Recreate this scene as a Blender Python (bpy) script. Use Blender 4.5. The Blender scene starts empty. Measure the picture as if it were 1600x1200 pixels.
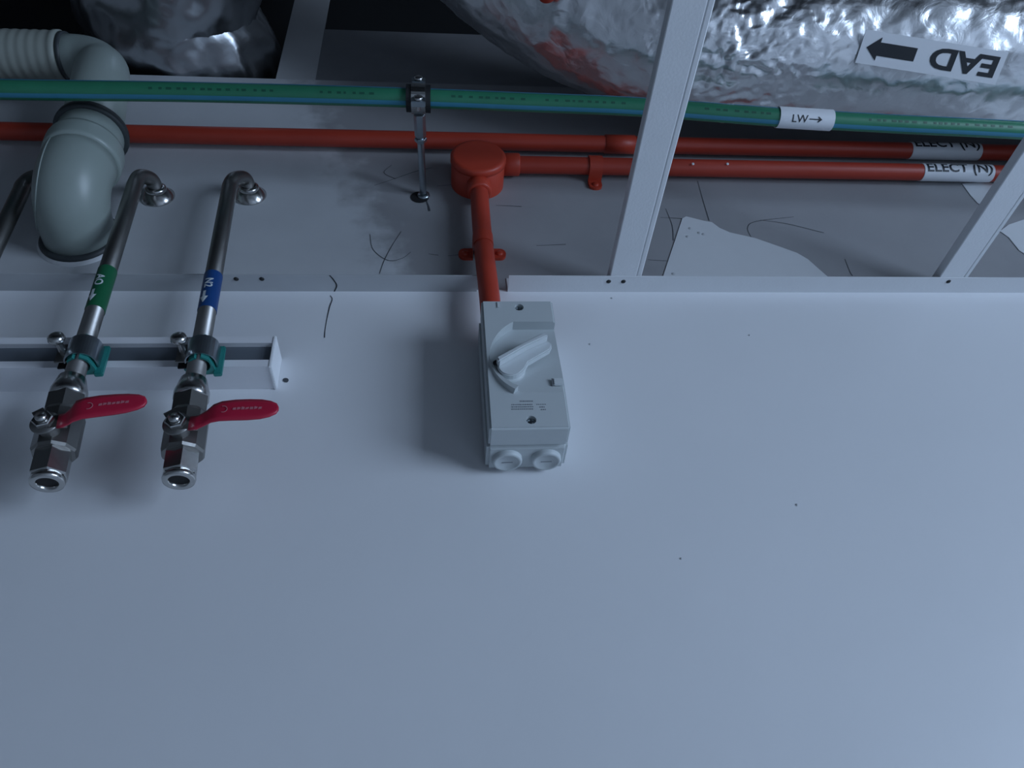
import bpy, math, random
from mathutils import Vector, Matrix, noise
random.seed(7)
scene = bpy.context.scene
COL = scene.collection

# ------------------------------------------------------------------ camera
F = 1200.0                                   # focal length in pixels of the 1600 wide frame
RW = Matrix(((0.99498981, 0.00992963, -0.09948209),
             (-0.07024632, -0.63860294, -0.76632352),
             (-0.07113887, 0.76947235, -0.63470589)))
CAM = Vector((0.0, -0.72, 1.55))
cd = bpy.data.cameras.new('camera')
cd.sensor_width = 36.0
cd.lens = 36.0 * F / 1600.0
cd.clip_start = 0.01
co = bpy.data.objects.new('camera', cd)
COL.objects.link(co)
co.matrix_world = Matrix.Translation(CAM) @ RW.to_4x4()
scene.camera = co

# ------------------------------------------------------------------ light
world = bpy.data.worlds.new('overcast_sky')
scene.world = world
world.use_nodes = True
wb = world.node_tree.nodes['Background']
wb.inputs[0].default_value = (0.50, 0.68, 1.0, 1)
wb.inputs[1].default_value = 0.6
WIN = (-3.00, -1.00, 0.85, 2.25)             # window opening in the right wall: y0, y1, z0, z1
WX = 2.60                                    # inner face of the right wall
ld = bpy.data.lights.new('window_daylight', 'AREA')
ld.shape = 'RECTANGLE'
ld.size = WIN[3] - WIN[2]
ld.size_y = WIN[1] - WIN[0]
ld.energy = 97
ld.color = (0.62, 0.80, 1.08)
lo = bpy.data.objects.new('window_daylight', ld)
COL.objects.link(lo)
lo.location = (WX + 0.22, (WIN[0] + WIN[1]) / 2, (WIN[2] + WIN[3]) / 2)
lo.rotation_euler = (0, math.radians(90), 0)
vs = scene.view_settings
vs.view_transform = 'Standard'
vs.look = 'None'
vs.gamma = 1
vs.use_curve_mapping = False
vs.exposure = 0.0


# ------------------------------------------------------------------ helpers
def at(px, py, y):
    """world point on the plane y = const seen at pixel (px, py)"""
    d = RW @ Vector((px - 800, 600 - py, -F))
    return CAM + d * ((y - CAM.y) / d.y)


def atz(px, py, z):
    d = RW @ Vector((px - 800, 600 - py, -F))
    return CAM + d * ((z - CAM.z) / d.z)


def frame_of(axis):
    a = Vector(axis).normalized()
    ref = Vector((0, 0, 1)) if abs(a.z) < 0.9 else Vector((0, -1, 0))
    u = ref.cross(a).normalized()
    return u, a.cross(u).normalized(), a


class MB:
    def __init__(self):
        self.v, self.f, self.s = [], [], []

    def add(self, vs_, fs, smooth=False, mat=None):
        b = len(self.v)
        for p in vs_:
            p = Vector(p)
            self.v.append(mat @ p if mat is not None else p)
        for f in fs:
            self.f.append([b + i for i in f])
            self.s.append(smooth)
        return self

    def box(self, a, b, mat=None):
        x0, x1 = sorted((a[0], b[0])); y0, y1 = sorted((a[1], b[1])); z0, z1 = sorted((a[2], b[2]))
        vs_ = [(x, y, z) for z in (z0, z1) for y in (y0, y1) for x in (x0, x1)]
        return self.add(vs_, [(0, 2, 3, 1), (4, 5, 7, 6), (0, 1, 5, 4), (2, 6, 7, 3), (0, 4, 6, 2), (1, 3, 7, 5)], False, mat)

    def lathe(self, prof, origin=(0, 0, 0), axis=(0, 0, 1), seg=32, smooth=True, mat=None, phase=0.0):
        """prof: list of (radius, distance along axis); ends with radius 0 are closed"""
        u, w, a = frame_of(axis)
        o = Vector(origin)
        rings, vs_, fs = [], [], []
        for r, h in prof:
            if r < 1e-7:
                rings.append([len(vs_)]); vs_.append(o + a * h)
            else:
                ring = []
                for k in range(seg):
                    t = 2 * math.pi * k / seg + phase
                    ring.append(len(vs_)); vs_.append(o + a * h + (u * math.cos(t) + w * math.sin(t)) * r)
                rings.append(ring)
        for A, B in zip(rings, rings[1:]):
            if len(A) == 1 and len(B) == 1:
                continue
            for k in range(seg):
                j = (k + 1) % seg
                if len(A) == 1:
                    fs.append((A[0], B[j], B[k]))
                elif len(B) == 1:
                    fs.append((A[k], A[j], B[0]))
                else:
                    fs.append((A[k], A[j], B[j], B[k]))
        return self.add(vs_, fs, smooth, mat)

    def cyl(self, p, q, r, r2=None, seg=24, smooth=True, cap=True):
        p, q = Vector(p), Vector(q)
        L = (q - p).length
        r2 = r if r2 is None else r2
        prof = [(r, 0), (r2, L)]
        if cap:
            # separate cap rings keep the edges crisp
            self.lathe([(0, 0), (r, 0)], p, q - p, seg, False)
            self.lathe([(r2, L), (0, L)], p, q - p, seg, False)
        return self.lathe(prof, p, q - p, seg, smooth)

    def tube(self, path, rad, seg=24, cap=True, smooth=True):
        path = [Vector(p) for p in path]
        n = len(path)
        rad = rad if isinstance(rad, (list, tuple)) else [rad] * n
        T = []
        for i in range(n):
            T.append((path[min(i + 1, n - 1)] - path[max(i - 1, 0)]).normalized())
        u, w, a = frame_of(T[0])
        vs_, fs = [], []
        for i in range(n):
            if i:
                q = T[i - 1].rotation_difference(T[i])
                u = q @ u; w = q @ w
            for k in range(seg):
                t = 2 * math.pi * k / seg
                vs_.append(path[i] + (u * math.cos(t) + w * math.sin(t)) * rad[i])
        for i in range(n - 1):
            for k in range(seg):
                j = (k + 1) % seg
                fs.append((i * seg + k, i * seg + j, (i + 1) * seg + j, (i + 1) * seg + k))
        if cap:
            fs.append(tuple(reversed(range(seg))))
            fs.append(tuple((n - 1) * seg + k for k in range(seg)))
        return self.add(vs_, fs, smooth)

    def prism(self, pts, o, ex, ey, ez, depth, smooth=False):
        """polygon pts (a, b) in the frame ex, ey at o, extruded by depth along ez"""
        o = Vector(o)
        n = len(pts)
        vs_ = [o + ex * a + ey * b for a, b in pts] + [o + ex * a + ey * b + ez * depth for a, b in pts]
        fs = [tuple(range(n)), tuple(range(2 * n - 1, n - 1, -1))]
        fs += [(i, i + n, (i + 1) % n + n, (i + 1) % n) for i in range(n)]
        return self.add(vs_, fs, smooth)

    def mesh(self, name):
        import bmesh
        m = bpy.data.meshes.new(name)
        m.from_pydata([tuple(v) for v in self.v], [], self.f)
        m.polygons.foreach_set('use_smooth', self.s)
        bm = bmesh.new(); bm.from_mesh(m)
        bmesh.ops.recalc_face_normals(bm, faces=bm.faces)
        bm.to_mesh(m); bm.free()
        m.update()
        return m

    def build(self, name, mat, parent=None, bevel=0, bseg=2):
        import bmesh
        m = self.mesh(name)
        if bevel:
            bm = bmesh.new(); bm.from_mesh(m)
            bmesh.ops.remove_doubles(bm, verts=bm.verts, dist=1e-6)
            es = [e for e in bm.edges if len(e.link_faces) == 2 and e.calc_face_angle(0) > 0.6]
            bmesh.ops.bevel(bm, geom=es, offset=bevel, segments=bseg, affect='EDGES', clamp_overlap=True)
            bm.to_mesh(m); bm.free()
        return link(name, m, mat, parent)


def link(name, mesh, mat, parent=None):
    o = bpy.data.objects.new(name, mesh)
    COL.objects.link(o)
    if mat is not None:
        mesh.materials.clear(); mesh.materials.append(mat)
    if parent is not None:
        o.parent = parent
        o.matrix_parent_inverse = Matrix.Translation(parent.location).inverted()
    return o


def thing(name, label, cat, loc=(0, 0, 0), group=None):
    o = bpy.data.objects.new(name, None)
    COL.objects.link(o)
    o.location = loc
    o.empty_display_size = 0.03
    o['label'] = label; o['category'] = cat
    if group:
        o['group'] = group
    return o


def tag(o, label, cat, group=None):
    o['label'] = label; o['category'] = cat
    if group:
        o['group'] = group
    return o


def struct(o, label=None, cat=None):
    o['kind'] = 'structure'
    if label:
        o['label'] = label
    if cat:
        o['category'] = cat
    return o


def catmull(pts, n=8):
    pts = [Vector(p) for p in pts]
    P = [pts[0] * 2 - pts[1]] + pts + [pts[-1] * 2 - pts[-2]]
    out = []
    for i in range(1, len(P) - 2):
        for k in range(n):
            t = k / n
            a, b, c, d = P[i - 1], P[i], P[i + 1], P[i + 2]
            out.append(0.5 * ((2 * b) + (c - a) * t + (2 * a - 5 * b + 4 * c - d) * t * t + (3 * b - a - 3 * c + d) * t ** 3))
    out.append(pts[-1])
    return out


def fillet(pts, radii, n=10):
    """polyline with rounded corners"""
    pts = [Vector(p) for p in pts]
    out = [pts[0]]
    for i in range(1, len(pts) - 1):
        r = radii[i - 1]
        a = (pts[i - 1] - pts[i]).normalized(); b = (pts[i + 1] - pts[i]).normalized()
        ang = a.angle(b)
        t = r / math.tan(ang / 2)
        p0 = pts[i] + a * t; p1 = pts[i] + b * t
        c = pts[i] + (a + b).normalized() * (r / math.sin(ang / 2))
        v0, v1 = p0 - c, p1 - c
        q = v0.rotation_difference(v1)
        ax, an = q.to_axis_angle()
        for k in range(n + 1):
            out.append(c + Matrix.Rotation(an * k / n, 3, ax) @ v0)
    out.append(pts[-1])
    return out


def text_mesh(s, size, bold=0.0, sub=True):
    """flat glyph mesh centred on the origin, as (verts, faces); size = cap height"""
    import bmesh
    cu = bpy.data.curves.new('glyphs', 'FONT')
    cu.body = s
    cu.size = size / 0.69
    cu.offset = bold
    cu.resolution_u = 4
    cu.fill_mode = 'FRONT'
    ob = bpy.data.objects.new('glyphs', cu)
    COL.objects.link(ob)
    dg = bpy.context.evaluated_depsgraph_get()
    me = bpy.data.meshes.new_from_object(ob.evaluated_get(dg))
    bpy.data.objects.remove(ob); bpy.data.curves.remove(cu)
    bm = bmesh.new(); bm.from_mesh(me); bpy.data.meshes.remove(me)
    bmesh.ops.remove_doubles(bm, verts=bm.verts, dist=1e-6)
    if sub:
        ys = [v.co.y for v in bm.verts]
        lo_, hi_ = min(ys), max(ys)
        for k in range(1, 8):
            y = lo_ + (hi_ - lo_) * k / 8
            bmesh.ops.bisect_plane(bm, geom=bm.verts[:] + bm.edges[:] + bm.faces[:], plane_co=(0, y, 0), plane_no=(0, 1, 0))
    xs = [v.co.x for v in bm.verts]
    cx = (min(xs) + max(xs)) / 2
    bm.verts.index_update()
    vs_ = [(v.co.x - cx, v.co.y - size / 2) for v in bm.verts]
    fs = [[v.index for v in f.verts] for f in bm.faces]
    w = max(xs) - min(xs)
    bm.free()
    return vs_, fs, w


def arrow_pts(L, head, shaft, hw):
    """arrow along +x centred on the origin"""
    return [(-L / 2, -shaft / 2), (L / 2 - head, -shaft / 2), (L / 2 - head, -hw / 2), (L / 2, 0),
            (L / 2 - head, hw / 2), (L / 2 - head, shaft / 2), (-L / 2, shaft / 2)]


def wrap(vs_, fs, p0, a, c, r, name, mat, parent):
    """lay flat glyphs on a cylinder: a = reading direction (axis), c = outward direction of the text middle"""
    a = Vector(a).normalized(); c = Vector(c); c = (c - a * c.dot(a)).normalized()
    t = c.cross(a)
    m = MB()
    m.add([Vector(p0) + a * u + (c * math.cos(v / r) + t * math.sin(v / r)) * r for u, v in vs_], fs)
    return m.build(name, mat, parent)


def sleeve(p, q, r, name, mat, parent, seg=32):
    m = MB(); m.cyl(p, q, r, seg=seg, cap=False)
    p, q = Vector(p), Vector(q)
    d = (q - p)
    m.lathe([(r - 0.0008, 0), (r, 0)], p, d, seg, False)
    m.lathe([(r, d.length), (r - 0.0008, d.length)], p, d, seg, False)
    return m.build(name, mat, parent)


# ------------------------------------------------------------------ materials
def mat(name, col, rough=0.5, metal=0.0, var=0.0, vscale=20.0, bump=0.0, bscale=60.0, spec=0.5, sss=0.0, coat=0.0, col2=None):
    m = bpy.data.materials.new(name)
    m.use_nodes = True
    nt = m.node_tree
    b = nt.nodes['Principled BSDF']
    b.inputs['Roughness'].default_value = rough
    b.inputs['Metallic'].default_value = metal
    b.inputs['Specular IOR Level'].default_value = spec
    if coat:
        b.inputs['Coat Weight'].default_value = coat
    if sss:
        b.inputs['Subsurface Weight'].default_value = sss
        b.inputs['Subsurface Radius'].default_value = (0.01, 0.01, 0.01)
        b.inputs['Subsurface Scale'].default_value = 0.5
    tc = nt.nodes.new('ShaderNodeTexCoord')
    nz = nt.nodes.new('ShaderNodeTexNoise')
    nz.inputs['Scale'].default_value = vscale
    nz.inputs['Detail'].default_value = 5
    nt.links.new(tc.outputs['Object'], nz.inputs['Vector'])
    mx = nt.nodes.new('ShaderNodeMix'); mx.data_type = 'RGBA'
    c2 = col2 if col2 else tuple(x * (1 - var) for x in col)
    mx.inputs[6].default_value = (*col, 1)
    mx.inputs[7].default_value = (*c2, 1)
    nt.links.new(nz.outputs['Fac'], mx.inputs[0])
    nt.links.new(mx.outputs[2], b.inputs['Base Color'])
    if bump:
        n2 = nt.nodes.new('ShaderNodeTexNoise')
        n2.inputs['Scale'].default_value = bscale
        n2.inputs['Detail'].default_value = 4
        nt.links.new(tc.outputs['Object'], n2.inputs['Vector'])
        bp = nt.nodes.new('ShaderNodeBump')
        bp.inputs['Strength'].default_value = bump
        bp.inputs['Distance'].default_value = 0.002
        nt.links.new(n2.outputs['Fac'], bp.inputs['Height'])
        nt.links.new(bp.outputs['Normal'], b.inputs['Normal'])
    return m


M = {}
M['white_steel'] = mat('white_coated_steel', (0.74, 0.76, 0.78), 0.45, 0, 0.06, 30, 0.1, 300)
M['grey_steel'] = mat('dull_painted_trim', (0.52, 0.54, 0.56), 0.5, 0, 0.15, 25)
M['strut'] = mat('white_powder_coat', (0.80, 0.81, 0.84), 0.4, 0, 0.05, 20)
M['slot_shade'] = mat('slot_shade_grey', (0.12, 0.14, 0.165), 0.6, 0, 0.1, 20)
M['cap'] = mat('white_plastic_cap', (0.84, 0.86, 0.88), 0.4, 0, 0.04, 40)
M['red'] = mat('orange_red_conduit', (0.47, 0.050, 0.026), 0.42, 0, 0.16, 24, 0.05, 120)
M['red_box'] = mat('orange_red_fitting', (0.50, 0.052, 0.025), 0.45, 0, 0.10, 30)
M['green'] = mat('green_pipe_plastic', (0.035, 0.23, 0.125), 0.4, 0, 0.25, 40)
M['blue_stripe'] = mat('blue_stripe_print', (0.045, 0.25, 0.38), 0.4, 0, 0.15, 50)
M['label'] = mat('white_label_film', (0.82, 0.84, 0.87), 0.45, 0, 0.04, 60)
M['ink'] = mat('black_ink', (0.012, 0.016, 0.022), 0.5)
M['white_ink'] = mat('white_ink', (0.66, 0.72, 0.74), 0.5)
M['steel'] = mat('brushed_stainless', (0.31, 0.305, 0.295), 0.40, 1, 0.2, 45, 0.06, 200)
M['chrome'] = mat('nickel_plated_brass', (0.58, 0.575, 0.56), 0.24, 1, 0.12, 50)
M['dark_metal'] = mat('dark_bore', (0.02, 0.02, 0.022), 0.6, 0.3)
M['zinc'] = mat('zinc_plated_rod', (0.48, 0.54, 0.58), 0.30, 1, 0.2, 80)
M['rubber'] = mat('black_rubber', (0.015, 0.016, 0.018), 0.6, 0, 0.3, 60)
M['teal'] = mat('teal_plastic_clamp', (0.022, 0.22, 0.20), 0.45, 0, 0.15, 60)
M['handle_red'] = mat('crimson_vinyl_grip', (0.50, 0.018, 0.055), 0.38, 0, 0.12, 60)
M['green_band'] = mat('green_band_film', (0.010, 0.125, 0.052), 0.4, 0, 0.15, 60)
M['blue_band'] = mat('blue_band_film', (0.010, 0.060, 0.22), 0.4, 0, 0.15, 60)
M['switch'] = mat('light_grey_abs', (0.54, 0.585, 0.595), 0.45, 0, 0.04, 60)
M['knob'] = mat('pale_grey_lever', (0.62, 0.665, 0.68), 0.4, 0, 0.03, 60)
M['print'] = mat('grey_print', (0.22, 0.24, 0.26), 0.5)
M['drain'] = mat('milky_drain_plastic', (0.32, 0.375, 0.35), 0.36, 0, 0.08, 14, 0.03, 60, sss=0.25)
M['ribbed'] = mat('ribbed_drain_sleeve', (0.36, 0.39, 0.35), 0.55, 0, 0.15, 25)
M['seal'] = mat('grey_black_seal', (0.05, 0.06, 0.065), 0.5, 0, 0.2, 50)
M['pencil'] = mat('pencil_line', (0.06, 0.065, 0.075), 0.8)
M['patch'] = mat('white_board_patch', (0.70, 0.72, 0.74), 0.7, 0, 0.06, 30)
M['slab'] = mat('bare_concrete', (0.16, 0.16, 0.165), 0.9, 0, 0.3, 6, 0.3, 40)
M['room'] = mat('room_paint', (0.20, 0.205, 0.21), 0.7, 0, 0.05, 4)
M['floor'] = mat('pale_vinyl_floor', (0.66, 0.67, 0.69), 0.5, 0, 0.15, 8)
M['frame'] = mat('window_frame_paint', (0.7, 0.71, 0.72), 0.4)
M['dark_board'] = mat('dark_grey_board', (0.26, 0.265, 0.28), 0.8, 0, 0.3, 12)
M['void_shade'] = mat('void_shade_black', (0.010, 0.011, 0.013), 0.7, 0, 0.3, 12)  # darkness of the unlit void put into the colour
M['pale_board'] = mat('pale_grey_board', (0.55, 0.56, 0.57), 0.8, 0, 0.12, 14)


def foil(name, col, rough, strength, scale):
    m = bpy.data.materials.new(name); m.use_nodes = True
    nt = m.node_tree; b = nt.nodes['Principled BSDF']
    b.inputs['Base Color'].default_value = (*col, 1)
    b.inputs['Metallic'].default_value = 1
    b.inputs['Roughness'].default_value = rough
    tc = nt.nodes.new('ShaderNodeTexCoord')
    v = nt.nodes.new('ShaderNodeTexVoronoi'); v.feature = 'SMOOTH_F1'
    v.inputs['Scale'].default_value = scale
    n = nt.nodes.new('ShaderNodeTexNoise'); n.inputs['Scale'].default_value = scale * 0.6
    n.inputs['Detail'].default_value = 6; n.inputs['Distortion'].default_value = 0.8
    nt.links.new(tc.outputs['Object'], v.inputs['Vector']); nt.links.new(tc.outputs['Object'], n.inputs['Vector'])
    ad = nt.nodes.new('ShaderNodeMath'); ad.operation = 'ADD'
    nt.links.new(v.outputs['Distance'], ad.inputs[0]); nt.links.new(n.outputs['Fac'], ad.inputs[1])
    bp = nt.nodes.new('ShaderNodeBump'); bp.inputs['Strength'].default_value = strength
    bp.inputs['Distance'].default_value = 0.004
    nt.links.new(ad.outputs[0], bp.inputs['Height'])
    nt.links.new(bp.outputs['Normal'], b.inputs['Normal'])
    return m


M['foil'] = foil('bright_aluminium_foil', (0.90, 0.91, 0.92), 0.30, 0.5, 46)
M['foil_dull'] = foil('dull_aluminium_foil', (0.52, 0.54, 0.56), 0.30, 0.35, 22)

TZ = 2.309                                   # underside of the ceiling edge trim


def wall_material():
    m = bpy.data.materials.new('painted_plasterboard'); m.use_nodes = True
    nt = m.node_tree; L = nt.links; b = nt.nodes['Principled BSDF']
    b.inputs['Roughness'].default_value = 0.42
    tc = nt.nodes.new('ShaderNodeTexCoord')
    sp = nt.nodes.new('ShaderNodeSeparateXYZ'); L.new(tc.outputs['Object'], sp.inputs[0])

    def math_(op, a, c=None, d=None):
        n = nt.nodes.new('ShaderNodeMath'); n.operation = op
        for i, q in enumerate((a, c, d)):
            if q is None:
                continue
            if isinstance(q, (int, float)):
                n.inputs[i].default_value = q
            else:
                L.new(q, n.inputs[i])
        return n.outputs[0]

    def nz(scale, detail=5):
        n = nt.nodes.new('ShaderNodeTexNoise'); n.inputs['Scale'].default_value = scale; n.inputs['Detail'].default_value = detail
        L.new(tc.outputs['Object'], n.inputs['Vector']); return n.outputs['Fac']

    def mixc(f, a, c):
        n = nt.nodes.new('ShaderNodeMix'); n.data_type = 'RGBA'; L.new(f, n.inputs[0])
        for i, q in ((6, a), (7, c)):
            if isinstance(q, tuple):
                n.inputs[i].default_value = (*q, 1)
            else:
                L.new(q, n.inputs[i])
        return n.outputs[2]
    X, Z = sp.outputs['X'], sp.outputs['Z']
    # paint on the finished wall with faint roller mottling
    paint = mixc(nz(5), (0.80, 0.81, 0.83), (0.74, 0.755, 0.775))
    board = mixc(nz(9), (0.36, 0.36, 0.37), (0.27, 0.272, 0.285))
    primer = mixc(nz(14), (0.60, 0.62, 0.64), (0.50, 0.515, 0.535))
    # ragged right edge of the primed area above the trim
    edge = math_('ADD', math_('MULTIPLY_ADD', Z, -0.36, 0.785), math_('MULTIPLY_ADD', nz(26), 0.16, -0.08))
    pm = nt.nodes.new('ShaderNodeMapRange'); pm.inputs[1].default_value = 0.05; pm.inputs[2].default_value = -0.03
    pm.interpolation_type = 'SMOOTHSTEP'
    L.new(math_('SUBTRACT', X, edge), pm.inputs[0])
    upper = mixc(pm.outputs[0], board, primer)
    up = math_('GREATER_THAN', Z, TZ + 0.004)
    L.new(mixc(up, paint, upper), b.inputs['Base Color'])
    rr = nt.nodes.new('ShaderNodeMapRange'); rr.inputs[3].default_value = 0.40; rr.inputs[4].default_value = 0.8
    L.new(up, rr.inputs[0]); L.new(rr.outputs[0], b.inputs['Roughness'])
    bp = nt.nodes.new('ShaderNodeBump'); bp.inputs['Strength'].default_value = 0.12; bp.inputs['Distance'].default_value = 0.002
    L.new(nz(34, 3), bp.inputs['Height']); L.new(bp.outputs['Normal'], b.inputs['Normal'])
    return m


M['wall'] = wall_material()

# ------------------------------------------------------------------ the room
XL, YF, TOP = -2.4, -3.8, 3.55
LINE = 2.847                                 # top of the plasterboard lining
m = MB(); m.box((XL, 0, 0), (WX, 0.013, LINE))
wall = struct(m.build('wall_back', M['wall']), 'white painted wall with bare grey board above the ceiling line')
m = MB(); m.box((XL, 0.12, 0), (WX, 0.2, TOP))
struct(m.build('wall_void', M['void_shade']), 'black surface standing in for the unlit void behind the top of the wall')
m = MB(); m.box((XL - 0.1, YF, -0.1), (WX + 0.1, 0.2, 0))
struct(m.build('floor', M['floor']))
m = MB(); m.box((XL - 0.1, YF - 0.1, TOP), (WX + 0.1, 0.2, TOP + 0.1))
struct(m.build('ceiling', M['slab']), 'bare concrete slab over the ceiling void')
m = MB(); m.box((XL, YF, 2.338), (WX, -1.50, 2.350))
struct(m.build('ceiling_lining', M['room']), 'plasterboard ceiling lining over the rest of the room')
m = MB(); m.box((XL - 0.1, YF, 0), (XL, 0.2, TOP)); struct(m.build('wall_left', M['room']))
m = MB(); m.box((XL - 0.1, YF - 0.1, 0), (WX + 0.1, YF, TOP)); struct(m.build('wall_front', M['room']))
m = MB()
m.box((WX, YF, 0), (WX + 0.1, WIN[0], TOP)); m.box((WX, WIN[1], 0), (WX + 0.1, 0.2, TOP))
m.box((WX, WIN[0], 0), (WX + 0.1, WIN[1], WIN[2])); m.box((WX, WIN[0], WIN[3]), (WX + 0.1, WIN[1], TOP))
struct(m.build('wall_right', M['room']))
w1 = bpy.data.objects.new('window_1', None); COL.objects.link(w1); struct(w1, 'wide window in the right wall')
w1.location = (WX + 0.05, (WIN[0] + WIN[1]) / 2, WIN[2])
m = MB()
ym = (WIN[0] + WIN[1]) / 2
for y0, y1, z0, z1 in ((WIN[0], WIN[0] + .05, WIN[2], WIN[3]), (WIN[1] - .05, WIN[1], WIN[2], WIN[3]), (ym - .025, ym + .025, WIN[2], WIN[3]),
                       (WIN[0], WIN[1], WIN[2], WIN[2] + .05), (WIN[0], WIN[1], WIN[3] - .05, WIN[3])):
    m.box((WX + .03, y0, z0), (WX + .08, y1, z1))
m.build('window_frame', M['frame'], w1)
gm = bpy.data.materials.new('clear_glass'); gm.use_nodes = True
nt = gm.node_tree; nt.nodes.clear()
o_ = nt.nodes.new('ShaderNodeOutputMaterial'); mx_ = nt.nodes.new('ShaderNodeMixShader'); mx_.inputs[0].default_value = 0.06
t_ = nt.nodes.new('ShaderNodeBsdfTransparent'); g_ = nt.nodes.new('ShaderNodeBsdfGlossy'); g_.inputs['Roughness'].default_value = 0.02
nt.links.new(t_.outputs[0], mx_.inputs[1]); nt.links.new(g_.outputs[0], mx_.inputs[2]); nt.links.new(mx_.outputs[0], o_.inputs[0])
for y0, y1 in ((WIN[0] + .05, ym - .025), (ym + .025, WIN[1] - .05)):
    m = MB(); m.box((WX + .053, y0, WIN[2] + .05), (WX + .057, y1, WIN[3] - .05)); m.build('pane', gm, w1)

# boards on the structure behind the top of the lining
xa, xb = at(432, 118, .014).x, at(494, 118, .014).x
m = MB(); m.box((xa, 0.0142, 2.4), (xb, 0.018, 3.5)); struct(m.build('trim_3', M['pale_board']), 'pale upright board behind the top of the wall')
m = MB(); m.box((xb, 0.0142, 2.4), (1.9, 0.018, at(520, 46, .014).z)); struct(m.build('wall_void_panel', M['dark_board']), 'dark grey panel behind the top of the wall')

# ceiling edge trims: L angles fixed to the wall, cut away around the conduit
def angle_trim(name, x0, x1, material, screws):
    prof = [(0, 0), (-0.029, 0), (-0.029, 0.0012), (-0.0012, 0.0012), (-0.0012, 0.026), (0, 0.026)]
    mm = MB(); mm.prism(prof, (x0, 0, TZ), Vector((0, 1, 0)), Vector((0, 0, 1)), Vector((1, 0, 0)), x1 - x0)
    o = struct(mm.build(name, material))
    for px, py in screws:
        p = atz(px, py, TZ)
        s = MB(); s.lathe([(0, -.0014), (.0022, -.0012), (.0034, 0), (.0034, .0015), (0, .0015)], p, (0, 0, 1), 12)
        s.build('screw', M['rubber'], o)
    return o


trim1 = struct(angle_trim('trim_1', XL, at(744, 442, 0).x, M['grey_steel'], ((369, 436), (409, 436))), 'dull grey ceiling edge angle left of the red conduit')
struct(angle_trim('trim_2', at(792, 445, 0).x, WX, M['white_steel'], ((951, 440), (974, 440), (1482, 440))), 'white ceiling edge angle right of the red conduit')

P = catmull([atz(px, py, TZ) for px, py in ((515, 430), (521, 437), (526, 446), (522, 456))], 5)
m = MB(); m.add([p + Vector((s_ * .0009, 0, -.0003)) for p in P for s_ in (-1, 1)], [(2 * i, 2 * i + 1, 2 * i + 3, 2 * i + 2) for i in range(len(P) - 1)])
m.build('scuff_line', M['ink'], trim1)

# marks on the wall: pencil strokes, a hairline crack, scuffs (real thin strokes lying on the board)
def stroke(pts, w, name='pencil_mark', y=-0.0004, parent=wall, material=None):
    P = catmull([at(px, py, 0) for px, py in pts], 6)
    vs_, fs = [], []
    for i, p in enumerate(P):
        d = (P[min(i + 1, len(P) - 1)] - P[max(i - 1, 0)]); n_ = Vector((-d.z, 0, d.x)).normalized()
        k = w / 2 * (0.6 + 0.4 * math.sin(3.0 * i) ** 2)
        for s_ in (-1, 1):
            q = p + n_ * k * s_
            vs_.append((q.x, y, q.z))
    for i in range(len(P) - 1):
        fs.append((2 * i, 2 * i + 1, 2 * i + 3, 2 * i + 2))
    mm = MB(); mm.add(vs_, fs)
    # closed thin sheet
    b_ = len(mm.v)
    return mm.build(name, material or M['pencil'], parent)


W1 = 0.0011
for pts in ([(585, 290), (618, 279), (650, 268), (676, 262)], [(612, 258), (600, 270), (618, 280)],
            [(578, 366), (583, 390), (606, 407), (628, 404), (642, 394)], [(627, 362), (612, 385), (600, 408), (593, 428)],
            [(1032, 340), (1052, 341), (1070, 342)], [(1090, 283), (1098, 312), (1108, 345)], [(1040, 326), (1050, 352), (1052, 376)],
            [(1012, 406), (1042, 408)], [(1174, 372), (1168, 356), (1182, 346), (1240, 339)], [(1188, 344), (1230, 350), (1287, 364)],
            [(838, 384), (862, 383), (884, 382)], [(775, 321), (798, 322), (815, 323)], [(1320, 405), (1328, 425), (1332, 431)],
            [(683, 291), (705, 289)], [(670, 397), (685, 399)], [(700, 400), (722, 398)]):
    stroke(pts, W1)
stroke([(516, 462), (519, 468), (515, 480), (511, 498), (508, 516), (507, 528)], 0.0016, 'scuff_line')
stroke([(666, 313), (669, 322), (671, 330)], 0.0032, 'scuff_line')
for px, py, r in ((447, 594, .0040), (1245, 789, .0018), (1171, 524, .0014), (922, 538, .0018), (1064, 873, .0013), (956, 466, .0016)):
    p = at(px, py, 0)
    s = MB(); s.lathe([(0, .0012), (r * .6, .001), (r, 0)], p, (0.2, -1, 0.1), 10)
    s.build('wall_chip', M['pencil'] if r > .003 else M['grey_steel'], wall)


def patch(name, pix, label=None):
    P = [at(px, py, 0) for px, py in pix]
    mm = MB(); mm.prism([(p.x, p.z) for p in P], (0, -0.0012, 0), Vector((1, 0, 0)), Vector((0, 0, 1)), Vector((0, 1, 0)), 0.0012)
    o = mm.build(name, M['patch'], wall)
    if label:
        o['label'] = label
    return o


patch('filler_patch', [(1030, 450), (1036, 432), (1050, 390), (1066, 342), (1072, 339), (1100, 346), (1112, 348), (1124, 357), (1140, 364),
                       (1180, 373), (1220, 387), (1245, 396), (1262, 406), (1280, 422), (1296, 436), (1302, 450)], 'white torn paper patch above the ceiling trim')
patch('filler_patch', [(1503, 288), (1540, 284), (1562, 290), (1534, 322), (1527, 318), (1516, 306)], 'small pale patch below the red conduits')
patch('filler_patch', [(1562, 362), (1575, 352), (1640, 330), (1760, 320), (1800, 430), (1640, 424), (1592, 392), (1576, 372)], 'pale patch beyond the right batten')
for px, py in ((1078, 357), (1092, 364), (1099, 366), (1052, 428), (1074, 370)):
    p = at(px, py, -.0012)
    s = MB(); s.lathe([(0, .0008), (.0022, .0005), (.003, 0)], p, (0, -1, 0), 8); s.build('patch_dent', M['grey_steel'], wall)

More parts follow.
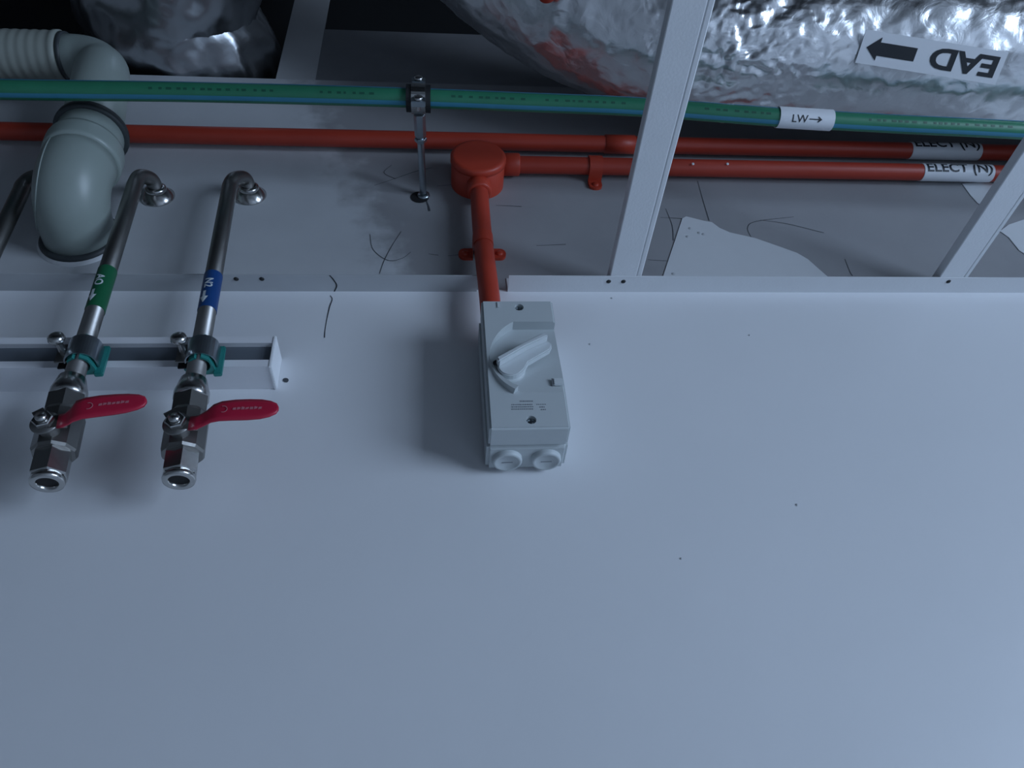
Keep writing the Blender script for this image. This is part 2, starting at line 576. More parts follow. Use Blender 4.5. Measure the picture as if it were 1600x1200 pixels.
# ------------------------------------------------------------------ ceiling battens
def batten(x0, x1, label):
    h = 0.011
    w = x1 - x0
    g = 0.0010
    outer = [(-0.001, h), (0.0, 0.001), (0.001, 0)]
    for k in (0.84,):
        c = w * k
        outer += [(c - 0.0014, 0), (c, g), (c + 0.0014, 0)]
    outer += [(w - 0.001, 0), (w, 0.001), (w + 0.004, h)]
    inner = [(w - 0.002 + 0.004, h), (w - 0.002, 0.0025), (0.002, 0.0025), (0.001, h)]
    t = thing('ceiling_batten', label, 'batten', ((x0 + x1) / 2, -0.5, TZ + .0014), 'steel ceiling battens')
    mm = MB(); mm.prism(outer + inner, (x0, -0.004, TZ + .0014), Vector((1, 0, 0)), Vector((0, 0, 1)), Vector((0, -1, 0)), 1.6)
    mm.build('channel', M['white_steel'], t)
    for s_, e in ((x0 - 0.001, 1), (x1 + 0.004, -1)):
        mm = MB(); mm.box((s_, -0.004, TZ + .0014 + h), (s_ + e * 0.008, -1.604, TZ + .0014 + h + .0012)); mm.build('return_lip', M['white_steel'], t)
    return t


batten(.2365, .2795, 'white steel ceiling batten crossing in front of the foil duct near the red junction')
batten(.7095, .7525, 'white steel ceiling batten at the right edge of the picture')

# ------------------------------------------------------------------ red conduits
RC = 0.0135
CU = [at(-60, 204, -.02), at(0, 205, -.02), at(700, 218, -.02), at(1000, 230, -.02), at(1500, 237, -.02)]
zc = 2.6365
x_l, x_r = -1.6, 1.5
t = thing('red_conduit', 'long orange-red conduit running the whole width behind the green pipe', 'conduit', (0, -.02, zc))
m = MB(); m.cyl((x_l, -.02, zc), (x_r, -.02, zc), RC, seg=32); m.build('conduit_pipe', M['red'], t)
xj = at(945, 228, -.02).x
m = MB(); m.lathe([(RC, 0), (RC + .0016, .0006), (RC + .0016, .0494), (RC, .05)], (xj, -.02, zc), (1, 0, 0), 32); m.build('coupling', M['red_box'], t)


def elect(t, y, z, px0, px1, py, up):
    xa_, xb_ = at(px0, py, y - .01).x, at(px1, py, y - .01).x
    s = sleeve((xa_, y, z), (xb_, y, z), RC + .0007, 'label', M['label'], t)
    v, f, w_ = text_mesh('ELECT (N)', .0155, bold=.0005)
    k = (xb_ - xa_) * 0.93 / w_
    v = [(a * k, b) for a, b in v]
    an = math.radians(up)
    wrap(v, f, ((xa_ + xb_) / 2, y, z), (1, 0, 0), (0, -math.cos(an), math.sin(an)), RC + .0010, 'lettering', M['ink'], s)


elect(t, -.02, zc, 1430, 1537, 236, 4)
zl = 2.5745
xb0 = .068                                   # junction box axis
t = thing('red_conduit', 'short lower orange-red conduit leaving the junction box to the right', 'conduit', (xb0, -.02, zl))
m = MB(); m.cyl((xb0 + .03, -.02, zl), (x_r, -.02, zl), RC, seg=32); m.build('conduit_pipe', M['red'], t)
elect(t, -.02, zl, 1447, 1555, 268, -18)
for px in (1083, 1137):
    p = at(px, 256, -.0338)
    m = MB(); m.lathe([(0, .0005), (.0016, .0003), (.0022, 0)], p, (0, -1, -.6), 8); m.build('paint_fleck', M['label'], t)

# round junction box
zb, RB, YB = 2.551, .0405, -.052
t = thing('junction_box', 'round orange-red conduit junction box', 'junction box', (xb0, 0, zb))
m = MB()
m.lathe([(RB, 0), (RB, -YB - .012), (RB - .0005, -YB - .0115)], (xb0, 0, zb), (0, -1, 0), 48)
m.lathe([(0, 0), (RB, 0)], (xb0, 0, zb), (0, -1, 0), 48, False)
m.build('box_body', M['red_box'], t)
m = MB(); m.lathe([(RB, 0), (RB + .0015, .001), (RB + .0015, .0085), (RB - .001, .0115), (RB - .005, .012), (0, .0122)], (xb0, YB + .012, zb), (0, -1, 0), 48)
m.build('lid', M['red_box'], t)
m = MB(); m.lathe([(RC + .0005, 0), (RC + .004, 0), (RC + .004, .036), (RC + .003, .0375), (RC, .0375)], (xb0 + RB - .012, -.02, zl), (1, 0, 0), 32); m.build('spout', M['red_box'], t)
m = MB(); m.lathe([(RC + .0005, 0), (RC + .0045, 0), (RC + .0045, .03), (RC + .003, .0315), (RC, .0315)], (xb0, -.026, zb - RB + .012), (0.01, 0, -1), 32); m.build('spout', M['red_box'], t)

# drop conduit to the switch
t = thing('red_conduit', 'vertical orange-red conduit dropping from the junction box into the grey switch', 'conduit', (.071, -.03, 2.2))
m = MB(); m.tube(catmull([(xb0 + .0003, -.026, zb - RB + .004), (xb0 - .0005, -.0262, 2.44), (.0685, -.0265, 2.36), (.0705, -.032, 2.27), (.071, -.033, 2.2105)], 6), RC, 32)
m.build('conduit_pipe', M['red'], t)


def saddle(cx, cz, axis_vertical, label, yc, th=.0028):
    t = thing('conduit_saddle', label, 'saddle', (cx, 0, cz), 'orange-red conduit saddles')
    # local frame: e1 across the conduit, e2 along it
    e1 = Vector((1, 0, 0)) if axis_vertical else Vector((0, 0, 1))
    e2 = Vector((0, 0, 1)) if axis_vertical else Vector((1, 0, 0))
    R1, R0 = RC + th, RC + .0002
    hw = .0105
    o = Vector((cx, 0, cz)) - e2 * hw
    n = 20
    out, inn = [], []
    out.append((R1, 0)); inn.append((R0, 0))
    for k in range(n + 1):
        a = math.pi * k / n
        out.append((R1 * math.cos(a), -yc + R1 * math.sin(a))); inn.append((R0 * math.cos(a), -yc + R0 * math.sin(a)))
    out.append((-R1, 0)); inn.append((-R0, 0))
    mm = MB(); mm.prism(out + inn[::-1], o, e1, Vector((0, -1, 0)), e2, 2 * hw); mm.build('strap', M['red_box'], t)
    for s_ in (-1, 1):
        pts = [(s_ * R0, -hw), (s_ * (R1 + .011), -hw)]
        for k in range(1, 8):
            a = -math.pi / 2 + math.pi * k / 8
            pts.append((s_ * (R1 + .011 + hw * math.cos(a) * .8), hw * math.sin(a)))
        pts += [(s_ * (R1 + .011), hw), (s_ * R0, hw)]
        mm = MB(); mm.prism(pts, Vector((cx, -.0042, cz)), e1, e2, Vector((0, 1, 0)), .0042); e = mm.build('ear', M['red_box'], t)
        c = Vector((cx, -.0042, cz)) + e1 * s_ * (R1 + .010)
        mm = MB(); mm.lathe([(.0052, 0), (.0048, .0018), (.002, .0026), (0, .0026)], c, (0, -1, 0), 16); mm.build('screw', M['red_box'], e)
    return t


p = at(930, 288, -.003)
saddle(p.x, zl, False, 'orange-red saddle clipping the lower horizontal conduit', -.02)
p = at(766, 397, -.003)
saddle(.068, p.z, True, 'orange-red saddle with two ears behind the vertical conduit', -.0265, .0007)

# ------------------------------------------------------------------ rotary isolator switch
SX0, SX1, SZ0, SZ1, SY = .0560, .1420, 2.0235, 2.2155, -.075
t = thing('isolator_switch', 'light grey rotary isolator switch mounted on the white wall', 'switch', (.099, 0, SZ0))
m = MB(); m.box((SX0 - .0015, 0, SZ0 - .001), (SX1 + .0015, -.043, SZ1 + .0005)); m.build('base', M['switch'], t, bevel=.004, bseg=3)
m = MB(); m.box((SX0, -.0435, SZ0), (SX1, SY, SZ1)); cov = m.build('cover', M['switch'], t, bevel=.0022, bseg=3)
# sloping crescent recess cut into the cover
cx_, cz_, cr_ = .128, 2.1237, .0665
arc = []
a0 = math.atan2(2.1795 - cz_, -math.sqrt(cr_ ** 2 - (2.1795 - cz_) ** 2)); a1 = math.atan2(2.0720 - cz_, -math.sqrt(cr_ ** 2 - (2.0720 - cz_) ** 2)) + 2 * math.pi
for k in range(33):
    a = a0 + (a1 - a0) * k / 32
    arc.append((cx_ + cr_ * math.cos(a), cz_ + cr_ * math.sin(a)))
poly = [(SX1 + .004, 2.1795)] + arc + [(SX1 + .004, 2.0720)]
mb = MB(); n = len(poly)
dep = lambda z: .0004 + .0135 * max(0, (z - 2.0720)) / (2.1795 - 2.0720)
mb.add([(x, SY - .01, z) for x, z in poly] + [(x, SY + dep(z), z) for x, z in poly],
       [tuple(range(n)), tuple(range(2 * n - 1, n - 1, -1))] + [(i, i + n, (i + 1) % n + n, (i + 1) % n) for i in range(n)])
# screw wells
for px, py in ((811, 480), (830, 656)):
    p = at(px, py, SY)
    mb.lathe([(0, .007), (.0055, .007), (.0055, -.01), (0, -.01)], p, (0, 1, 0), 24, False)
cut = mb.build('cutter', None)
bo = cov.modifiers.new('recess', 'BOOLEAN'); bo.operation = 'DIFFERENCE'; bo.solver = 'EXACT'; bo.object = cut
dg = bpy.context.evaluated_depsgraph_get()
nm = bpy.data.meshes.new_from_object(cov.evaluated_get(dg))
cov.modifiers.clear(); cov.data = nm
bpy.data.objects.remove(cut)
for px, py in ((811, 480), (830, 656)):
    p = at(px, py, SY) + Vector((0, .0065, 0))
    m = MB(); m.lathe([(.0046, 0), (.0046, .002), (.0036, .003), (0, .003)], p, (0, -1, 0), 20)
    s = m.build('cover_screw', M['zinc'], t)
    m = MB(); m.box((p.x - .0034, p.y - .0033, p.z - .0005), (p.x + .0034, p.y - .0028, p.z + .0005)); m.box((p.x - .0005, p.y - .0033, p.z - .0034), (p.x + .0005, p.y - .0028, p.z + .0034))
    m.build('screw_cross', M['ink'], s)
# crescent ridge at the lower left of the recess, rising towards its foot
ridge_o, ridge_i = [], []
for k in range(15):
    q = k / 14
    a = math.radians(178 + (a1 * 180 / math.pi - 178) * q)
    w_ = .0005 + .0050 * q
    ridge_o.append((cx_ + (cr_ + .0005) * math.cos(a), cz_ + (cr_ + .0005) * math.sin(a), .0004 + .0065 * q))
    ridge_i.append((cx_ + (cr_ - w_) * math.cos(a), cz_ + (cr_ - w_) * math.sin(a), .0004 + .0065 * q))
m = MB(); vs_, fs = [], []
for (xo, zo, ho), (xi, zi, hi) in zip(ridge_o, ridge_i):
    vs_ += [(xo - .002, SY + .002, zo - .0015), (xo, SY - ho, zo), (xi, SY - ho, zi), (xi, SY + .010, zi)]
for i in range(14):
    for k in range(4):
        fs.append((i * 4 + k, i * 4 + (k + 1) % 4, (i + 1) * 4 + (k + 1) % 4, (i + 1) * 4 + k))
fs += [(0, 1, 2, 3), (56, 57, 58, 59)]
m.add(vs_, fs, False); m.build('dial_ridge', M['switch'], t)
# lever
HY = SY + .004
hub = at(796, 570, SY - .006)
d = (at(856, 537, SY - .006) - hub); d.y = 0
L_ = d.length; e1 = d.normalized(); e2 = Vector((-e1.z, 0, e1.x))
pts = []
for k in range(15):
    a = math.radians(70 + 220 * k / 14)
    pts.append((.0145 * math.cos(a), .0145 * math.sin(a) - .002))
pts += [(.010, -.0145), (.020, -.009), (L_ - .004, -.0085), (L_ + .003, -.004), (L_ + .002, .0065), (L_ - .004, .009), (.010, .0105)]
hubp = Vector((hub.x, SY + .012, hub.z))
m = MB(); m.lathe([(.0185, 0), (.0185, .0105), (.017, .012), (0, .012)], hubp, (0, -1, 0), 36); m.build('hub', M['switch'], t)
m = MB(); m.prism(pts, Vector((hub.x, SY + .002, hub.z)), e1, e2, Vector((0, -1, 0)), .009); lv = m.build('lever', M['knob'], t, bevel=.0012)
rib = [(-.013, .0035), (L_ * .5, .0048), (L_ + .002, .0025), (L_ + .001, .0095), (L_ * .5, .0105), (-.011, .0105)]
m = MB(); m.prism(rib, Vector((hub.x, SY - .006, hub.z)), e1, e2, Vector((0, -1, 0)), .011); m.build('grip_rib', M['knob'], lv, bevel=.0015)
hp = at(776, 567, SY - .0075)
m = MB(); m.lathe([(.0042, 0), (.0042, .0006), (0, .0006)], (hub.x, SY - .0068, hub.z) and (hp.x, SY - .0069, hp.z), (0, -1, 0), 18); m.build('padlock_hole', M['ink'], lv)
# side catch, small moulded tab, bottom plugs and print
p = at(871, 597, SY)
m = MB(); m.box((p.x - .0045, SY + .001, p.z - .005), (p.x + .006, SY - .0016, p.z + .005)); m.build('catch', M['knob'], t, bevel=.0008)
m = MB(); m.box((p.x - .0062, SY + .001, p.z - .005), (p.x - .0046, SY - .0005, p.z + .005)); m.build('catch_slot', M['print'], t)
p = at(777, 477, SY)
m = MB(); m.box((p.x, SY + .001, p.z - .0045), (p.x + .0022, SY - .0012, p.z + .0045)); m.build('moulded_tab', M['knob'], t)
for x in (.0775, .1205):
    zb_ = SZ0 - .001
    m = MB(); m.lathe([(.0165, 0), (.0165, .0045), (.0152, .0062), (.0128, .0062), (.0122, .0052), (0, .0052)], (x, -.0215, zb_), (0, 0, -1), 40); s = m.build('cable_plug', M['switch'], t)
    m = MB(); m.box((x - .006, -.0221, zb_ - .0056), (x + .006, -.0209, zb_ - .0050)); m.build('plug_slot', M['print'], s)
for px0, px1, py, h in ((812, 833, 627, .0017), (799, 832, 632.5, .0014), (799, 834, 636, .0014), (799, 834, 639.5, .0014), (838, 853, 632, .0010), (843, 853, 636, .0014), (845, 853, 640, .0014)):
    a = at(px0, py, SY); b = at(px1, py, SY)
    m = MB(); x = a.x
    while x < b.x - .0008:
        w_ = random.uniform(.0008, .0022)
        m.box((x, SY - .0002, a.z - h / 2), (min(x + w_, b.x), SY + .0005, a.z + h / 2)); x += w_ + .0006
    o = m.build('fine_print', M['print'], t)

# ------------------------------------------------------------------ strut channel on the wall
SE = -.1865                                  # right end
ZA, ZB_ = 2.1425, 2.1885
t = thing('strut_channel', 'white slotted strut channel fixed along the wall behind the valves', 'channel', ((SE - .5) / 1, 0, ZA))
D_, lip = -.041, .0098
prof = [(0, ZA), (D_, ZA), (D_, ZA + lip), (D_ + .007, ZA + lip), (D_ + .007, ZA + lip - .0022), (D_ + .0025, ZA + lip - .0022), (D_ + .0025, ZA + .0025), (-.0025, ZA + .0025),
        (-.0025, ZB_ - .0025), (D_ + .0025, ZB_ - .0025), (D_ + .0025, ZB_ - lip + .0022), (D_ + .007, ZB_ - lip + .0022), (D_ + .007, ZB_ - lip), (D_, ZB_ - lip), (D_, ZB_), (0, ZB_)]
m = MB(); m.prism(prof, (-1.5, 0, 0), Vector((0, 1, 0)), Vector((0, 0, 1)), Vector((1, 0, 0)), SE - .003 + 1.5); m.build('channel', M['strut'], t)
m = MB(); m.prism([(0, ZA - .0015), (D_ - .001, ZA - .0015), (D_ - .001, ZB_ + .001), (0, ZB_ + .001)], (SE - .003, 0, 0), Vector((0, 1, 0)), Vector((0, 0, 1)), Vector((1, 0, 0)), .0035); m.build('end_cap', M['cap'], t, bevel=.0008)
m = MB(); m.box((-1.5, D_ + .0072, ZA + .004), (SE - .004, D_ + .0086, ZB_ - .004)); m.build('slot_shade_strip', M['slot_shade'], t)  # dark strip added to paint the shade inside the slot

# ------------------------------------------------------------------ gas pipes, clamps and valves
PR = .0104


def gas_pipe(wall_px, top_px, y_top, low_px, y_low, label, band=None, group='stainless gas pipes'):
    W = at(*wall_px, 0)
    T = at(*top_px, y_top)
    B = at(*low_px, y_low)
    t = thing('gas_pipe', label, 'pipe', W, group)
    dn = (B - T).normalized()
    top = T - dn * .006
    path = fillet([W + Vector((0, .004, 0)), Vector((W.x * .8 + top.x * .2, y_top * .75, W.z * .6 + top.z * .4)), top, T + dn * .02, B], [.008, .0125, .05], 8)
    path = [W + Vector((0, .01, 0))] + catmull([W + Vector((0, -.004, 0)), Vector((W.x * .80 + top.x * .2, y_top * .62, W.z + .006)), Vector(((W.x + top.x) * .5 - .004, y_top * .98, top.z + .004)), top + dn * .014, top + dn * .03], 7) + [B]
    mm = MB(); mm.tube(path, PR, 24); mm.build('pipe', M['steel'], t)
    mm = MB(); mm.lathe([(PR + .001, .012), (PR + .005, .011), (.0195, .005), (.0235, .0015), (.0235, 0)], W, (0, -1, 0), 36)
    fl = mm.build('wall_flange', M['chrome'], t)
    mm = MB(); mm.lathe([(PR + .0035, .010), (PR + .0045, .013), (PR + .0035, .016), (PR, .017)], W, (0, -1, .12), 32); mm.build('collar', M['chrome'], fl)
    if band:
        b0, b1, material, s_ = band
        def on_axis(py):
            best = min((abs((RWp(T + dn * k * .001)[1]) - py), k) for k in range(0, 420))
            return T + dn * best[1] * .001
        P0, P1 = on_axis(b0), on_axis(b1)
        bd = sleeve(P0, P1, PR + .0006, 'band', material, t)
        n_ = (P1 - P0).length
        facing = Vector((.02, -1, -.75))
        v, f, w_ = text_mesh(s_, .0094, bold=.0003)
        wrap(v, f, P0 + dn * (n_ * .38), dn, facing, PR + .0010, 'lettering', M['white_ink'], bd)
        ap = arrow_pts(.021, .011, .0035, .0105)
        vv = ap
        wrap(vv, [list(range(len(ap)))], P0 + dn * (n_ * .76), dn, Vector((-.25, -1, -.75)), PR + .0011, 'flow_arrow', M['white_ink'], bd)
    return t, T, B, dn


def RWp(p):
    c = RW.transposed() @ (Vector(p) - CAM)
    return 800 + F * c.x / -c.z, 600 - F * c.y / -c.z


def clamp(c, dn, label):
    """two-piece teal clamp on the strut with a bolt at its upper left"""
    t = thing('pipe_clamp', label, 'clamp', (c.x, D_, c.z), 'teal pipe clamps')
    f = Vector((0, -1, 0)); f = (f - dn * f.dot(dn)).normalized()
    r = f.cross(dn).normalized()             # to the right in the picture
    if r.x < 0:
        r = -r
    up = -dn
    def blk(name, x0, x1, z0, z1, f0, f1, material, bev=.001):
        mm = MB(); mm.box((x0, z0, f0), (x1, z1, f1))
        mm.v = [c + r * q.x + up * q.y + f * q.z for q in mm.v]
        return mm.build(name, material, t, bevel=bev)
    depth = abs(D_ - c.y)
    # teal jaw halves: left and right of the pipe, upper and lower lips seen around it
    for s_ in (-1, 1):
        pts = [(s_ * (PR + .0002), -depth)]
        pts = []
        for k in range(9):
            a = math.radians(-90 + 170 * k / 8)
            pts.append((s_ * (PR + .0003) * math.cos(a), (PR + .0003) * math.sin(a)))
        pts += [(s_ * .0035, PR + .0030), (s_ * .0105, PR - .0020), (s_ * .0135, -.004), (s_ * .0150, -depth), (0, -depth)]
        mm = MB(); mm.prism(pts, c - up * .018, r, f, up, .036)
        mm.build('jaw', M['teal'], t)
    for s_ in (-1, 1):
        blk('foot', s_ * .012, s_ * .021, -.023 if s_ > 0 else -.012, .021 if s_ > 0 else -.004, -depth, -depth + .006, M['teal'])
    # steel strap and bolt
    mm = MB()
    out = [(PR + .0064, -depth)] + [((PR + .0064) * math.cos(math.radians(a)), (PR + .0050) * math.sin(math.radians(a))) for a in range(0, 181, 10)]
    inn = [((PR + .0050) * math.cos(math.radians(a)), (PR + .0036) * math.sin(math.radians(a))) for a in range(180, -1, -10)] + [(PR + .0050, -depth)]
    mm.prism(out + inn, c - up * .0135, r, f, up, .029); mm.build('strap', M['zinc'], t)
    b0 = c - r * .0185 + f * .004
    blk('lug', -.0265, -.0125, -.0135, .0135, .001, .0035, M['steel'], .0006)
    blk('lug', -.0265, -.0125, -.0135, .0135, -.009, -.0065, M['dark_metal'], .0006)
    mm = MB(); mm.cyl(c - r * .0190 - f * (depth - .001), c - r * .0190 + f * .024, 0.0040, seg=16); bolt = mm.build('bolt', M['chrome'], t)
    mm = MB(); mm.lathe([(0, 0), (.0082, 0), (.0090, .0015), (.0082, .0052), (.005, .0074), (0, .0082)], c - r * .0190 + f * .023, f, 20); mm.build('bolt_head', M['chrome'], bolt)
    return t


def hexa(mm, c, axis, r, L, ch=.0012, phase=0.0):
    mm.lathe([(0, 0), (r - ch, 0), (r, ch), (r, L - ch), (r - ch, L), (0, L)], c, axis, 6, False, phase=phase)


def valve(top, tip, label, handle_tilt, hp):
    """ball valve hanging below the pipe: top = joint with the pipe, tip = open lower end"""
    a = (tip - top).normalized(); L = (tip - top).length
    f = Vector((0, -1, 0)); f = (f - a * f.dot(a)).normalized()
    r = a.cross(f).normalized()
    if r.x < 0:
        r = -r
    t = thing('ball_valve', label, 'valve', tip, 'stainless ball valves')
    mm = MB(); mm.lathe([(PR, 0), (PR + .0035, .001), (.0170, .014), (.0182, .018), (.0182, .027), (.0165, .0285), (0, .0285)], top, a, 32); mm.build('union_nut', M['chrome'], t)
    mm = MB(); hexa(mm, top + a * .0265, a, .0192, .036, phase=.25); mm.build('hex_collar', M['steel'], t)
    # body with eight flats, then a shoulder
    mm = MB(); mm.lathe([(0, 0), (.0180, 0), (.0215, .006), (.0215, .050), (.0200, .0530), (0, .0530)], top + a * .047, a, 10, False, phase=.1); mm.build('body', M['steel'], t)
    hs = .0975
    mm = MB(); mm.lathe([(0, 0), (.0158, 0), (.0178, .0015), (.0178, L - hs - .009), (.0158, L - hs - .0075), (.0158, L - hs - .0070)], top + a * hs, a, 6, False, phase=.25); mm.build('end_nut', M['chrome'], t)
    mm = MB(); mm.lathe([(.0140, 0), (.0155, .0008), (.0160, .004), (.0152, .0068), (.0112, .0074), (.0098, .0062), (.0095, .003)], top + a * (L - .0074), a, 36); e = mm.build('end_ring', M['chrome'], t)
    mm = MB(); mm.lathe([(.0096, 0), (0, 0)], top + a * (L - .0035), a, 24, False); mm.build('bore', M['dark_metal'], e)
    # stem out of the front of the body
    sc = top + a * .085 + r * .001
    mm = MB(); mm.cyl(sc, sc + f * .034, .0088, seg=24); mm.build('stem', M['steel'], t)
    mm = MB(); hexa(mm, sc + f * .0345, f, .0100, .007, .001, .3)
    mm.lathe([(0, 0), (.0055, 0), (.0052, .004), (0, .005)], sc + f * .0412, f, 16); mm.build('stem_nut', M['chrome'], t)
    mm = MB(); mm.lathe([(0, 0), (.0132, 0), (.0136, .001), (.0132, .0022), (0, .0022)], sc + f * .0325, f, 28)
    mm.box((-.005, .008, 0), (.006, .019, .0025), Matrix.Translation(sc + f * .0320) @ Matrix((r, -a, f)).transposed().to_4x4() @ Matrix.Rotation(.55, 4, 'Z'))
    mm.build('stop_plate', M['steel'], t)
    # handle: cranked neck then a long oval blade
    hd = (r * math.cos(handle_tilt) - a * math.sin(handle_tilt)).normalized()
    hu = f.cross(hd).normalized()
    if hu.dot(a) > 0:
        hu = -hu
    hub = sc + f * .0335
    prof = hp                                # (along, rise, half width, sideways)
    vs_, fs = [], []
    th = .0034
    for s_, rise, hw, side in prof:
        c = hub + hd * s_ + f * rise + hu * side
        for q in (-1, -.6, 0, .6, 1):
            edge = .62 if abs(q) == 1 else 1
            vs_.append(c + hu * hw * q + f * (th / 2 * edge))
        for q in (1, .6, 0, -.6, -1):
            edge = .62 if abs(q) == 1 else 1
            vs_.append(c + hu * hw * q - f * (th / 2 * edge))
    n_ = len(prof)
    for i in range(n_ - 1):
        for k in range(10):
            j = (k + 1) % 10
            fs.append((i * 10 + k, i * 10 + j, (i + 1) * 10 + j, (i + 1) * 10 + k))
    fs.append(tuple(range(10))); fs.append(tuple((n_ - 1) * 10 + k for k in range(10)))
    mm = MB(); mm.add(vs_, fs, True)
    h = mm.build('handle', M['handle_red'], t)
    mm = MB(); mm.prism([(-.004, -.0078), (.014, -.0075), (.021, -.0078), (.021, .0078), (.014, .0075), (-.004, .0078)], hub - f * .0012, hd, hu, f, .0024); mm.build('handle_neck', M['steel'], t)
    # pale print on the grip: a round arrow and a short word
    s1, rise, _, side = prof[-5]
    pc = hub + hd * (prof[-1][0] - .030) + f * (rise + th / 2 + .0003) + hu * side
    mm = MB()
    for k in range(7):
        x0 = -.014 + k * .0041
        pts = [(x0, -.0012), (x0 + .0032, -.0012 + .0008 * (k % 2)), (x0 + .0034, .0016), (x0 + .0004, .0012 + .0006 * (k % 3))]
        mm.prism(pts, pc, hd, hu, f, .0003)
    mm.build('grip_print', M['handle_print'], h)
    mm = MB(); c2 = pc - hd * .023
    ar = [(.0042 * math.cos(math.radians(q)), .0042 * math.sin(math.radians(q))) for q in range(-110, 111, 20)]
    ai = [(.0034 * math.cos(math.radians(q)), .0034 * math.sin(math.radians(q))) for q in range(110, -111, -20)]
    mm.prism(ar + ai, c2, hd, hu, f, .0003); mm.build('grip_print', M['handle_print'], h)
    return t


M['handle_print'] = mat('faded_white_print', (0.50, 0.16, 0.20), 0.5)
YT, YL = -.040, -.056
# blue banded pipe
_, T2, B2, d2 = gas_pipe((391, 306), (360, 286), YT, (303, 600), YL, 'stainless steel gas pipe with a blue band, right of the three', (432, 487, M['blue_band'], 'N2'))
_, T1, B1, d1 = gas_pipe((247, 308), (213, 282), YT, (113, 598), YL, 'stainless steel gas pipe with a green band, beside the milky drain bend', (424, 487, M['green_band'], 'AO'))
gas_pipe((95, 300), (40, 284), YT, (-110, 600), YL, 'dark stainless gas pipe cut off by the left edge of the picture', None)
clamp(at(316, 553, YL), d2, 'teal pipe clamp with bolt holding the blue banded pipe on the strut')
clamp(at(130, 553, YL), d1, 'teal pipe clamp with bolt holding the green banded pipe on the strut')
HP2 = [(.012, 0, .0080, 0), (.020, .001, .0082, .000), (.028, .004, .0090, .003), (.035, .008, .0108, .0055), (.043, .010, .0118, .0065), (.056, .0105, .0125, .007),
       (.070, .0105, .0126, .007), (.082, .0105, .0118, .007), (.091, .0105, .0095, .007), (.097, .0105, .006, .007), (.099, .0105, .002, .007)]
valve(at(303, 594, YL), at(279, 753, YL), 'stainless ball valve with red handle below the blue banded pipe', -.05, HP2)
HP1 = [(.012, 0, .0080, 0), (.018, .001, .0085, .000), (.024, .004, .0100, .002), (.029, .008, .0125, .004), (.038, .010, .0128, .005), (.052, .0105, .0130, .0055),
       (.066, .0105, .0126, .0055), (.078, .0105, .0115, .0055), (.088, .0105, .0092, .0055), (.094, .0105, .006, .0055), (.096, .0105, .002, .0055)]
valve(at(113, 592, YL), at(73, 757, YL), 'stainless ball valve with red handle below the green banded pipe', .02, HP1)

# ------------------------------------------------------------------ green pipe and its hanger
YG = -.155
GP = [at(x, y, YG) for x, y in ((-330, 132), (0, 140), (300, 144), (610, 152), (820, 160), (1000, 167.5), (1213, 183), (1400, 194), (1600, 204), (2050, 232))]
GR = .0128
gpath = catmull(GP, 8)
t = thing('green_pipe', 'green plastic water pipe with blue stripes crossing the whole width', 'pipe', gpath[len(gpath) // 2])
m = MB(); m.tube(gpath, GR, 32); m.build('pipe', M['green'], t)
for ang, wd in ((-92, .25), (22, .30)):
    vs_, fs = [], []
    for i, p in enumerate(gpath):
        for k in range(5):
            a = math.radians(ang) + wd * (k / 4 - .5) * 2
            vs_.append(p + Vector((0, -math.cos(a), math.sin(a))) * (GR + .0003))
    for i in range(len(gpath) - 1):
        for k in range(4):
            fs.append((i * 5 + k, i * 5 + k + 1, i * 5 + k + 6, i * 5 + k + 5))
    m = MB(); m.add(vs_, fs, True); m.build('blue_stripe', M['blue_stripe'], t)
A, B = at(1214, 183, YG), at(1298, 188, YG)
s = sleeve(A, B, GR + .0018, 'label', M['label'], t)
v, f, w_ = text_mesh('LW', .0105)
ax = (B - A).normalized()
cdir = (CAM - (A + B) / 2); cdir = (cdir - ax * cdir.dot(ax)).normalized()
wrap(v, f, A.lerp(B, .36), ax, cdir, GR + .0022, 'lettering', M['ink'], s)
ap = [(-.009, -.0007), (.005, -.0007), (.003, -.0035), (.0042, -.0042), (.0095, 0), (.0042, .0042), (.003, .0035), (.005, .0007), (-.009, .0007)]
wrap(ap, [list(range(len(ap)))], A.lerp(B, .64), ax, cdir, GR + .0022, 'flow_arrow', M['ink'], s)
# dashed print along the pipe
random.seed(3)
for px0, px1 in ((500, 585), (705, 830), (850, 985), (1090, 1190), (1330, 1540), (230, 420)):
    x0, x1 = at(px0, 160, YG).x, at(px1, 170, YG).x
    m = MB(); x = x0
    while x < x1:
        w_ = random.uniform(.003, .007)
        i = min(range(len(gpath)), key=lambda k: abs(gpath[k].x - x))
        g0, g1 = (gpath[i], gpath[i + 1]) if gpath[i].x <= x else (gpath[i - 1], gpath[i])
        pp = g0.lerp(g1, (x - g0.x) / max(1e-6, g1.x - g0.x)); dd = (g1 - g0).normalized()
        n_ = Vector((0, -.75, -.66))
        up_ = Vector((0, -.66, .75))
        q = pp + n_ * (GR + .0003)
        m.add([q + up_ * .0015, q - up_ * .0015, q - up_ * .0015 + dd * w_, q + up_ * .0015 + dd * w_], [(0, 1, 2, 3)])
        x += w_ + random.uniform(.003, .010)
    m.build('pipe_print', M['green_print'] if 'green_print' in M else M.setdefault('green_print', mat('dark_green_print', (.012, .10, .06), .5)), t)

